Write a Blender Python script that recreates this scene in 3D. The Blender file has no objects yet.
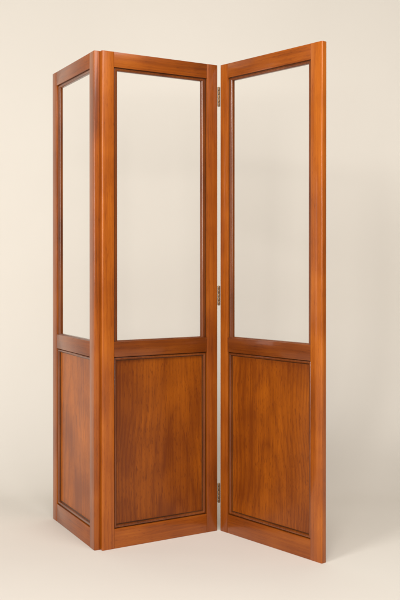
import bpy, bmesh, math, random
from mathutils import Vector, Matrix
random.seed(4)
S = bpy.context.scene
C = S.collection
H = 1.8          # height of the screen, metres
T = 0.0235       # thickness of each hinged frame

# ------------------------------------------------------------------ camera
W_PX, H_PX = 400.0, 600.0
f, cx, cy, pit, camh = 948.68, 192.11, 269.68, 0.00664, 1.0351
cam = bpy.data.cameras.new('camera'); co = bpy.data.objects.new('camera', cam); C.objects.link(co)
co.location = (0, 0, camh); co.rotation_euler = (math.pi/2 - pit, 0, 0)
cam.sensor_fit = 'HORIZONTAL'; cam.sensor_width = 24.0; cam.lens = 24.0*f/W_PX
cam.shift_x = (W_PX/2 - cx)/W_PX
cam.shift_y = -(H_PX/2 - cy)/W_PX
cam.clip_start = 0.05; cam.clip_end = 100
S.camera = co

# ------------------------------------------------------------------ materials
def nd(nt, t, **kw):
    n = nt.nodes.new(t)
    for k, v in kw.items():
        if k in n.inputs: n.inputs[k].default_value = v
        else: setattr(n, k, v)
    return n

def ramp(nt, stops):
    r = nt.nodes.new('ShaderNodeValToRGB'); e = r.color_ramp.elements
    while len(e) < len(stops): e.new(0.5)
    for el, (p, c) in zip(e, stops):
        el.position = p; el.color = (*c, 1)
    return r

def wood(name, axis, dark, mid, light, board=False, coat=0.34):
    m = bpy.data.materials.new(name); m.use_nodes = True
    nt = m.node_tree; L = nt.links
    bs = nt.nodes['Principled BSDF']
    tc = nd(nt, 'ShaderNodeTexCoord'); oi = nd(nt, 'ShaderNodeObjectInfo')
    # every piece is cut from another place of the timber
    mul = nd(nt, 'ShaderNodeVectorMath', operation='SCALE'); mul.inputs['Scale'].default_value = 37.0
    cmb = nd(nt, 'ShaderNodeCombineXYZ')
    L.new(oi.outputs['Random'], cmb.inputs[0]); L.new(oi.outputs['Random'], cmb.inputs[1]); L.new(oi.outputs['Random'], cmb.inputs[2])
    L.new(cmb.outputs[0], mul.inputs[0])
    add = nd(nt, 'ShaderNodeVectorMath', operation='ADD')
    L.new(tc.outputs['Object'], add.inputs[0]); L.new(mul.outputs[0], add.inputs[1])
    mp = nd(nt, 'ShaderNodeMapping')
    # 'stretched' space: along the grain x 1, across x many
    if axis == 'z': mp.inputs['Scale'].default_value = (1, 1, 0.045)
    else: mp.inputs['Scale'].default_value = (0.045, 1, 1)
    L.new(add.outputs[0], mp.inputs['Vector'])
    # gentle wander of the grain
    wn = nd(nt, 'ShaderNodeTexNoise', Scale=3.2, Detail=2.0)
    L.new(add.outputs[0], wn.inputs['Vector'])
    wsub = nd(nt, 'ShaderNodeVectorMath', operation='SUBTRACT'); wsub.inputs[1].default_value = (0.5, 0.5, 0.5)
    L.new(wn.outputs['Color'], wsub.inputs[0])
    wsc = nd(nt, 'ShaderNodeVectorMath', operation='SCALE'); wsc.inputs['Scale'].default_value = 0.012 if board else 0.010
    L.new(wsub.outputs[0], wsc.inputs[0])
    vec = nd(nt, 'ShaderNodeVectorMath', operation='ADD')
    L.new(mp.outputs[0], vec.inputs[0]); L.new(wsc.outputs[0], vec.inputs[1])
    # broad figure
    n1 = nd(nt, 'ShaderNodeTexNoise', Scale=14.0 if board else 22.0, Detail=3.0, Roughness=0.5)
    L.new(vec.outputs[0], n1.inputs['Vector'])
    # contour lines of a smooth field = cathedral growth rings
    n2 = nd(nt, 'ShaderNodeTexNoise', Scale=5.0 if board else 9.0, Detail=0.6, Roughness=0.4)
    L.new(vec.outputs[0], n2.inputs['Vector'])
    rm = nd(nt, 'ShaderNodeMath', operation='MULTIPLY'); rm.inputs[1].default_value = 40.0 if board else 18.0
    L.new(n2.outputs['Fac'], rm.inputs[0])
    fr = nd(nt, 'ShaderNodeMath', operation='PINGPONG'); fr.inputs[1].default_value = 1.0
    if board:
        # flat-sawn board: nested arches up the middle, straight lines at the sides
        sx = nd(nt, 'ShaderNodeSeparateXYZ'); L.new(tc.outputs['Object'], sx.inputs[0])
        wx = nd(nt, 'ShaderNodeTexNoise', Scale=2.6, Detail=1.0); L.new(add.outputs[0], wx.inputs['Vector'])
        dx = nd(nt, 'ShaderNodeMath', operation='MULTIPLY_ADD'); dx.inputs[1].default_value = 0.09; L.new(wx.outputs['Fac'], dx.inputs[0])
        rc = nd(nt, 'ShaderNodeMath', operation='MULTIPLY_ADD'); rc.inputs[1].default_value = 0.14; rc.inputs[2].default_value = 0.22; L.new(oi.outputs['Random'], rc.inputs[0])
        off = nd(nt, 'ShaderNodeMath', operation='SUBTRACT'); L.new(rc.outputs[0], off.inputs[1]); L.new(sx.outputs[0], off.inputs[0])
        L.new(off.outputs[0], dx.inputs[2])
        sq = nd(nt, 'ShaderNodeMath', operation='MULTIPLY'); L.new(dx.outputs[0], sq.inputs[0]); L.new(dx.outputs[0], sq.inputs[1])
        k1 = nd(nt, 'ShaderNodeMath', operation='MULTIPLY_ADD'); k1.inputs[1].default_value = 330.0; L.new(sq.outputs[0], k1.inputs[0])
        k2 = nd(nt, 'ShaderNodeMath', operation='MULTIPLY_ADD'); k2.inputs[1].default_value = 6.5; L.new(sx.outputs[2], k2.inputs[0])
        L.new(k2.outputs[0], k1.inputs[2])
        k3 = nd(nt, 'ShaderNodeMath', operation='MULTIPLY'); k3.inputs[1].default_value = 7.0; L.new(n2.outputs['Fac'], k3.inputs[0])
        L.new(k3.outputs[0], k2.inputs[2])
        L.new(k1.outputs[0], fr.inputs[0])
    else:
        L.new(rm.outputs[0], fr.inputs[0])
    pw = nd(nt, 'ShaderNodeMath', operation='POWER'); pw.inputs[1].default_value = 0.32 if board else 0.45
    L.new(fr.outputs[0], pw.inputs[0])
    # fine fibres and pores
    n3 = nd(nt, 'ShaderNodeTexNoise', Scale=150.0, Detail=4.0, Roughness=0.6)
    mp3 = nd(nt, 'ShaderNodeMapping')
    mp3.inputs['Scale'].default_value = (1, 1, 0.5) if axis == 'z' else (0.5, 1, 1)
    L.new(vec.outputs[0], mp3.inputs['Vector']); L.new(mp3.outputs[0], n3.inputs['Vector'])
    # short dark pore strokes
    n5 = nd(nt, 'ShaderNodeTexNoise', Scale=330.0, Detail=2.0, Roughness=0.5)
    mp5 = nd(nt, 'ShaderNodeMapping')
    mp5.inputs['Scale'].default_value = (1, 1, 2.6) if axis == 'z' else (2.6, 1, 1)
    L.new(vec.outputs[0], mp5.inputs['Vector']); L.new(mp5.outputs[0], n5.inputs['Vector'])
    pr = nd(nt, 'ShaderNodeMapRange'); pr.inputs['From Min'].default_value = 0.58; pr.inputs['From Max'].default_value = 0.66
    L.new(n5.outputs['Fac'], pr.inputs['Value'])
    # blotches of the stain
    n4 = nd(nt, 'ShaderNodeTexNoise', Scale=5.0, Detail=2.0)
    L.new(add.outputs[0], n4.inputs['Vector'])
    def mad(a, w, b=None):
        q = nd(nt, 'ShaderNodeMath', operation='MULTIPLY_ADD'); q.inputs[1].default_value = w
        L.new(a, q.inputs[0])
        if b is None: q.inputs[2].default_value = 0.0
        else: L.new(b, q.inputs[2])
        return q.outputs[0]
    v = mad(n1.outputs['Fac'], 0.15 if board else 0.22)
    v = mad(pw.outputs[0], 0.085 if board else 0.06, v)
    v = mad(n3.outputs['Fac'], 0.20 if board else 0.32, v)
    v = mad(pr.outputs[0], -0.09 if board else -0.06, v)
    v = mad(n4.outputs['Fac'], 0.34 if board else 0.40, v)
    rp = ramp(nt, [(0.33, dark), (0.48, mid), (0.66, light)] if board else [(0.34, dark), (0.48, mid), (0.64, light)])
    L.new(v, rp.inputs[0])
    # every piece has its own tone (object colour)
    tone = nd(nt, 'ShaderNodeVectorMath', operation='MULTIPLY')
    L.new(rp.outputs[0], tone.inputs[0]); L.new(oi.outputs['Color'], tone.inputs[1])
    L.new(tone.outputs[0], bs.inputs['Base Color'])
    bs.inputs['Specular IOR Level'].default_value = 0.28 if board else 0.32
    rr = nd(nt, 'ShaderNodeMapRange'); rr.inputs['To Min'].default_value = 0.30; rr.inputs['To Max'].default_value = 0.46
    L.new(n1.outputs['Fac'], rr.inputs['Value']); L.new(rr.outputs[0], bs.inputs['Roughness'])
    bs.inputs['Coat Weight'].default_value = coat
    bs.inputs['Coat Roughness'].default_value = 0.11
    bs.inputs['Coat IOR'].default_value = 1.45
    bp = nd(nt, 'ShaderNodeBump'); bp.inputs['Strength'].default_value = 0.16; bp.inputs['Distance'].default_value = 0.0009
    L.new(n3.outputs['Fac'], bp.inputs['Height']); L.new(bp.outputs[0], bs.inputs['Normal'])
    return m

FD, FM, FL = (0.170, 0.035, 0.002), (0.310, 0.069, 0.003), (0.450, 0.118, 0.007)
BD, BM_, BL = (0.140, 0.027, 0.001), (0.265, 0.062, 0.0015), (0.400, 0.108, 0.004)
M_V = wood('frame_wood_upright', 'z', FD, FM, FL)
M_H = wood('frame_wood_level', 'x', FD, FM, FL)
M_B = wood('board_wood', 'z', BD, BM_, BL, board=True, coat=0.15)
M_MV = wood('bead_wood', 'z', coat=0.7, dark=(0.070, 0.014, 0.001), mid=(0.135, 0.029, 0.002), light=(0.21, 0.052, 0.004))
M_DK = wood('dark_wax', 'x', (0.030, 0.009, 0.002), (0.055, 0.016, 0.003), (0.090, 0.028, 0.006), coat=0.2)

def metal(name, col, rough):
    m = bpy.data.materials.new(name); m.use_nodes = True; nt = m.node_tree
    bs = nt.nodes['Principled BSDF']; bs.inputs['Metallic'].default_value = 1.0
    tc = nd(nt, 'ShaderNodeTexCoord'); n = nd(nt, 'ShaderNodeTexNoise', Scale=160.0, Detail=3.0)
    nt.links.new(tc.outputs['Object'], n.inputs['Vector'])
    rp = ramp(nt, [(0.35, tuple(c*0.55 for c in col)), (0.6, col)])
    nt.links.new(n.outputs['Fac'], rp.inputs[0]); nt.links.new(rp.outputs[0], bs.inputs['Base Color'])
    rr = nd(nt, 'ShaderNodeMapRange'); rr.inputs['To Min'].default_value = rough-.08; rr.inputs['To Max'].default_value = rough+.15
    nt.links.new(n.outputs['Fac'], rr.inputs['Value']); nt.links.new(rr.outputs[0], bs.inputs['Roughness'])
    return m
M_BR = metal('antique_brass', (0.26, 0.155, 0.075), 0.4)
M_SC = metal('screw_brass', (0.34, 0.24, 0.13), 0.35)

def paper():
    m = bpy.data.materials.new('seamless_paper'); m.use_nodes = True; nt = m.node_tree
    bs = nt.nodes['Principled BSDF']
    tc = nd(nt, 'ShaderNodeTexCoord')
    n = nd(nt, 'ShaderNodeTexNoise', Scale=1.3, Detail=3.0)
    nt.links.new(tc.outputs['Object'], n.inputs['Vector'])
    rp = ramp(nt, [(0.3, (0.706, 0.661, 0.596)), (0.7, (0.726, 0.681, 0.616))])
    nt.links.new(n.outputs['Fac'], rp.inputs[0]); nt.links.new(rp.outputs[0], bs.inputs['Base Color'])
    bs.inputs['Roughness'].default_value = 0.85; bs.inputs['Specular IOR Level'].default_value = 0.25
    n2 = nd(nt, 'ShaderNodeTexNoise', Scale=420.0, Detail=3.0)
    nt.links.new(tc.outputs['Object'], n2.inputs['Vector'])
    bp = nd(nt, 'ShaderNodeBump'); bp.inputs['Strength'].default_value = 0.06; bp.inputs['Distance'].default_value = 0.001
    nt.links.new(n2.outputs['Fac'], bp.inputs['Height']); nt.links.new(bp.outputs[0], bs.inputs['Normal'])
    return m
M_P = paper()

# ------------------------------------------------------------------ helpers
def link(name, bm, mats, parent=None, smooth=40):
    me = bpy.data.meshes.new(name)
    bmesh.ops.recalc_face_normals(bm, faces=bm.faces)
    bm.to_mesh(me); bm.free()
    for m in (mats if isinstance(mats, (list, tuple)) else [mats]): me.materials.append(m)
    o = bpy.data.objects.new(name, me); C.objects.link(o)
    if parent: o.parent = parent
    for p in me.polygons: p.use_smooth = True
    try: me.set_sharp_from_angle(angle=math.radians(smooth))
    except Exception: pass
    return o

def box_bm(x0, x1, y0, y1, z0, z1, sel=None, bev=0.002, seg=3):
    """A box; sel(edge midpoint, edge direction) picks the edges that get rounded."""
    bm = bmesh.new()
    bmesh.ops.create_cube(bm, size=1)
    for v in bm.verts:
        v.co = Vector((x0 if v.co.x < 0 else x1, y0 if v.co.y < 0 else y1, z0 if v.co.z < 0 else z1))
    es = []
    for e in bm.edges:
        mid = (e.verts[0].co+e.verts[1].co)/2; d = (e.verts[1].co-e.verts[0].co).normalized()
        if sel is None or sel(mid, d): es.append(e)
    if es: bmesh.ops.bevel(bm, geom=es, offset=bev, segments=seg, profile=0.5, affect='EDGES')
    return bm

def ring_bm(x0, x1, z0, z1, prof, dark=(), kx=1.0):
    """Mitred moulding running round a rectangle. prof = closed list of (inset, depth)."""
    bm = bmesh.new(); rows = []
    for (i, y) in prof:
        rows.append([bm.verts.new(c) for c in ((x0+i*kx, y, z0+i), (x1-i*kx, y, z0+i), (x1-i*kx, y, z1-i), (x0+i*kx, y, z1-i))])
    n = len(rows)
    for a in range(n):
        b = (a+1) % n
        for k in range(4):
            l = (k+1) % 4
            fc = bm.faces.new((rows[a][k], rows[a][l], rows[b][l], rows[b][k])); fc.material_index = 1 if a in dark else 0
    return bm

def arc(cx_, cy_, r, a0, a1, n):
    return [(cx_+r*math.cos(math.radians(a0+(a1-a0)*k/n)), cy_+r*math.sin(math.radians(a0+(a1-a0)*k/n))) for k in range(n+1)]

def join_bm(dst, src):
    me = bpy.data.meshes.new('tmp'); src.to_mesh(me); src.free(); dst.from_mesh(me); bpy.data.meshes.remove(me)

# ------------------------------------------------------------------ the screen
screen = bpy.data.objects.new('folding_screen', None); C.objects.link(screen)
screen['label'] = 'three-leaf folding wooden screen with open upper frames and solid lower panels'
screen['category'] = 'folding screen'

Z_TOP, Z_MT, Z_MB, Z_B = 1.745, 0.7557, 0.6953, 0.0711
PTS = dict(A=(-.56512, 3.84456), B=(-.35250, 3.41188), C=(-.32270, 3.40868),
           D=(.09850, 3.66990), E=(.10860, 3.66990), F=(.44704, 3.26303))
cen = Vector((0.0, 3.5, 0)); screen.location = cen

def tint(o, k):
    o.color = (k, k**1.12, k**1.25, 1)
    return o

def leaf(a, b, wl, wr, label, tones, round_left=0.003, round_right=0.003):
    a = Vector((*PTS[a], 0)); b = Vector((*PTS[b], 0)); w = (b-a).length
    ang = math.atan2(b.y-a.y, b.x-a.x)
    xi0, xi1 = wl, w-wr
    def put(o):
        o.parent = screen; o.location = a-cen; o.rotation_euler = (0, 0, ang)
    # infill board: a slightly fielded board set in the groove of the frame
    bm = bmesh.new()
    join_bm(bm, box_bm(xi0+.0015, xi1-.0015, 0.0136, 0.0182, Z_B+.0015, Z_MB-.0015, None, 0.0006, 1))
    root = bpy.data.objects.new('hinged_leaf', None); C.objects.link(root)
    board = link('lower_panel', bm, M_B, root); tint(board, tones[0])
    put(root); root['label'] = label
    def sub(name, bm, mats):
        o = link(name, bm, mats, root); return o
    tone_i = iter(tones[1:])
    # stiles run the whole height
    def out_edges(xo, r):
        return lambda m, d: abs(d.z) > .9 and abs(m.x-xo) < 1e-4
    for (x0, x1, xo, r) in ((0, xi0, 0, round_left), (xi1, w, w, round_right)):
        sm = box_bm(x0, x1, 0, T, 0.0, H, lambda m, d: (abs(d.z) > .9 and abs(m.x-xo) < 1e-4), r, 4)
        # small arris on the inner long edges and on the ends
        es = [e for e in sm.edges if len(e.link_faces) == 2 and e.calc_face_angle(0) > 1.2]
        bmesh.ops.bevel(sm, geom=es, offset=0.001, segments=2, profile=0.5, affect='EDGES')
        tint(sub('stile', sm, M_V), next(tone_i))
    # rails butt between the stiles, a hair behind their face
    def rail(nm, z0, z1):
        g = 0.0004
        rm = box_bm(xi0+g, xi1-g, 0.0003, T-.0003, z0, z1, None, 0.0012, 2)
        tint(sub(nm, rm, M_H), next(tone_i))
    rail('top_rail', Z_TOP, H); rail('middle_rail', Z_MB, Z_MT-.0045); rail('bottom_rail', 0.0, Z_B)
    # bead round the open upper frame: rounded lip, set back from the face, with a rebate behind it
    bx = 0.0005
    prof = [(bx, .0062), (.0012, .0062)] + arc(.0030, .0096, .0034, 225, 315, 5) + [(.0064, .0098), (.0064, .0150), (.0045, .0168), (.0045, .0200), (bx, .0200)]
    # quarter-round towards the front, flat behind
    prof = [(bx, .0075), (.0020, .0080), (.0026, .0066)] + arc(.0052, .0126, .0066, 260, 360, 8) + [(.0118, .0205), (.0110, .0215), (bx, .0215)]
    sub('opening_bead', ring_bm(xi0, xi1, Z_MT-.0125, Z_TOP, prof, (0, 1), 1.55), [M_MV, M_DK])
    # moulding round the lower panel: dark quirk, torus, dark quirk, then the board
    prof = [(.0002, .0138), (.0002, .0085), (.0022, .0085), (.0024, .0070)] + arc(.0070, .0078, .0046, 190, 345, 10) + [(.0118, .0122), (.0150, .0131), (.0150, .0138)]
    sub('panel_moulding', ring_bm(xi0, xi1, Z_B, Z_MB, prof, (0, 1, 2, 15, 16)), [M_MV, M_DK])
    # back moulding keeps the board from the other side
    prof = [(.0008, .0184), (.0085, .0184), (.0075, .0205), (.0040, .0220), (.0008, .0220)]
    sub('back_moulding', ring_bm(xi0, xi1, Z_B, Z_MB, prof), M_MV)
    return a, ang, w

L_ = leaf('A', 'B', .049, .048, 'leaf at the left, folded away so it looks narrow', (1.55, .80, .86, .84, .68, .78), .003, .004)
M_ = leaf('C', 'D', .048, .049, 'middle leaf between the two others, facing the front', (1.0, .98, .74, .80, .52, .78), .005, .003)
R_ = leaf('E', 'F', .042, .054, 'right leaf with its free edge swung towards the front', (1.12, .84, .98, .80, .50, .70), .003, .004)

# ------------------------------------------------------------------ hinges
def cyl(bm, r, z0, z1, x=0, y=0, seg=20, bev=.0005):
    c = bmesh.new(); bmesh.ops.create_cone(c, cap_ends=True, segments=seg, radius1=r, radius2=r, depth=z1-z0)
    for v in c.verts: v.co += Vector((x, y, (z0+z1)/2))
    es = [e for e in c.edges if abs(e.verts[0].co.z-e.verts[1].co.z) < 1e-6]
    bmesh.ops.bevel(c, geom=es, offset=bev, segments=2, profile=.5, affect='EDGES')
    join_bm(bm, c)

def make_hinge(name, loc, rads, d1, d2, g, back, depth, hh=0.075, flip=(1, -1)):
    """barrel at loc; one plate runs along each stile's end face (directions d1, d2, seen from above)."""
    bm = bmesh.new()
    for (d, off, base) in ((d1, flip[0], back[0]), (d2, flip[1], back[1])):
        p = box_bm(0, depth, 0, .0013, 0, hh, None, .0003, 1)
        ang = math.atan2(d.y, d.x)
        mt = Matrix.Translation(base) @ Matrix.Rotation(ang, 4, 'Z') @ Matrix.Translation((0, 0 if off < 0 else -.0013, 0))
        p.transform(mt); join_bm(bm, p)
    o = link('hinge', bm, M_BR, screen); o.location = loc-cen
    kb = bmesh.new(); n = 5; hk = hh/n
    for k in range(n): cyl(kb, rads, k*hk+.0004, (k+1)*hk-.0004)
    b = link('barrel', kb, M_BR, o)
    pb = bmesh.new(); cyl(pb, rads*.55, -.0012, hh+.0012)
    link('pin', pb, M_SC, o)
    for (d, off, base) in ((d1, flip[0], back[0]), (d2, flip[1], back[1])):
        ang = math.atan2(d.y, d.x)
        for k in range(3):
            sb = bmesh.new()
            c = bmesh.new(); bmesh.ops.create_uvsphere(c, u_segments=14, v_segments=8, radius=.0028)
            for v in c.verts: v.co.y *= .35
            c.transform(Matrix.Translation(base) @ Matrix.Rotation(ang, 4, 'Z') @ Matrix.Translation((depth*.62, .0013 if off < 0 else -.0013, hh*(k+.5)/3)))
            join_bm(sb, c)
            link('screw', sb, M_SC, o)
    return o

def vec(n): return Vector((*PTS[n], 0))
def dirs(ang): return Vector((math.cos(ang), math.sin(ang), 0)), Vector((-math.sin(ang), math.cos(ang), 0))
uL, nL = dirs(L_[1]); uM, nM = dirs(M_[1]); uR, nR = dirs(R_[1])
HZ = (1.641, 0.873, 0.109)
D, E = vec('D'), vec('E')
mid = (D+E)/2 + Vector((0, .0005, 0))
for z in HZ:
    loc = mid+Vector((0, 0, z))
    # plates lie on the end faces of the middle and the right leaf
    make_hinge('hinge', loc, .0043, nM, nR, 0, (D+uM*.0000+nM*.002-mid, E-uR*.0000+nR*.002-mid), .018)
Bb, Cb = vec('B')+nL*T, vec('C')+nM*T
mid2 = (Bb+Cb)/2 + Vector((0, .0050, 0))
for z in HZ:
    loc = mid2+Vector((0, 0, z))
    # folds the other way, so its plates are screwed on the rear faces
    make_hinge('hinge', loc, .0042, -uL, uM, 0, (Bb-uL*.002+nL*.0002-mid2, Cb+uM*.002+nM*.0002-mid2), .018, flip=(1, -1))

# ------------------------------------------------------------------ seamless backdrop
def backdrop():
    bm = bmesh.new()
    prof = [(-4.0, 0.0), (0.0, 0.0), (2.0, 0.0), (3.6, 0.0)]
    y0, r = 4.15, 0.85
    for k in range(0, 41):
        a = math.radians(90*k/40)
        prof.append((y0+r*math.sin(a), r-r*math.cos(a)))
    prof += [(y0+r, 2.0), (y0+r, 4.2)]
    xs = [-4.5, -3, -1.5, 0, 1.5, 3, 4.5]
    rows = [[bm.verts.new((x, y, z)) for x in xs] for (y, z) in prof]
    for a in range(len(rows)-1):
        for b in range(len(xs)-1):
            bm.faces.new((rows[a][b], rows[a][b+1], rows[a+1][b+1], rows[a+1][b]))
    o = link('backdrop', bm, M_P, None, 60)
    for p in o.data.polygons:
        if p.normal.z < -0.001: pass
    o['kind'] = 'structure'
    return o
backdrop()

# ------------------------------------------------------------------ studio lamps
def area(name, loc, target, size, power, col, sy=None):
    l = bpy.data.lights.new(name, 'AREA'); l.energy = power; l.color = col
    l.shape = 'RECTANGLE'; l.size = size; l.size_y = sy or size
    o = bpy.data.objects.new(name, l); C.objects.link(o); o.location = loc
    d = Vector(target)-Vector(loc); o.rotation_euler = d.to_track_quat('-Z', 'Y').to_euler()
    return o
area('key_softbox', (-3.7, -1.0, 3.2), (0.3, 3.6, 0.7), 1.6, 172, (1.0, .995, .98), 1.5)
area('front_fill', (-0.6, -3.2, 2.0), (0.2, 3.8, 0.8), 2.4, 198, (1.0, .965, .915), 2.0)
area('overhead', (0.6, 1.6, 3.3), (0.6, 1.8, 0), 2.0, 84, (1.0, .985, .96))
area('side_strip', (-3.1, 3.9, 1.2), (-0.4, 3.5, 0.9), 0.6, 8, (1.0, .97, .94), 1.8)

w = bpy.data.worlds.new('World'); S.world = w; w.use_nodes = True
bg = w.node_tree.nodes['Background']; bg.inputs[0].default_value = (1.0, .88, .74, 1); bg.inputs[1].default_value = 0.13

S.render.engine = 'CYCLES'
S.view_settings.view_transform = 'Standard'
S.view_settings.look = 'None'
S.view_settings.exposure = 0.13; S.view_settings.gamma = 1
S.render.resolution_x = 683; S.render.resolution_y = 1024
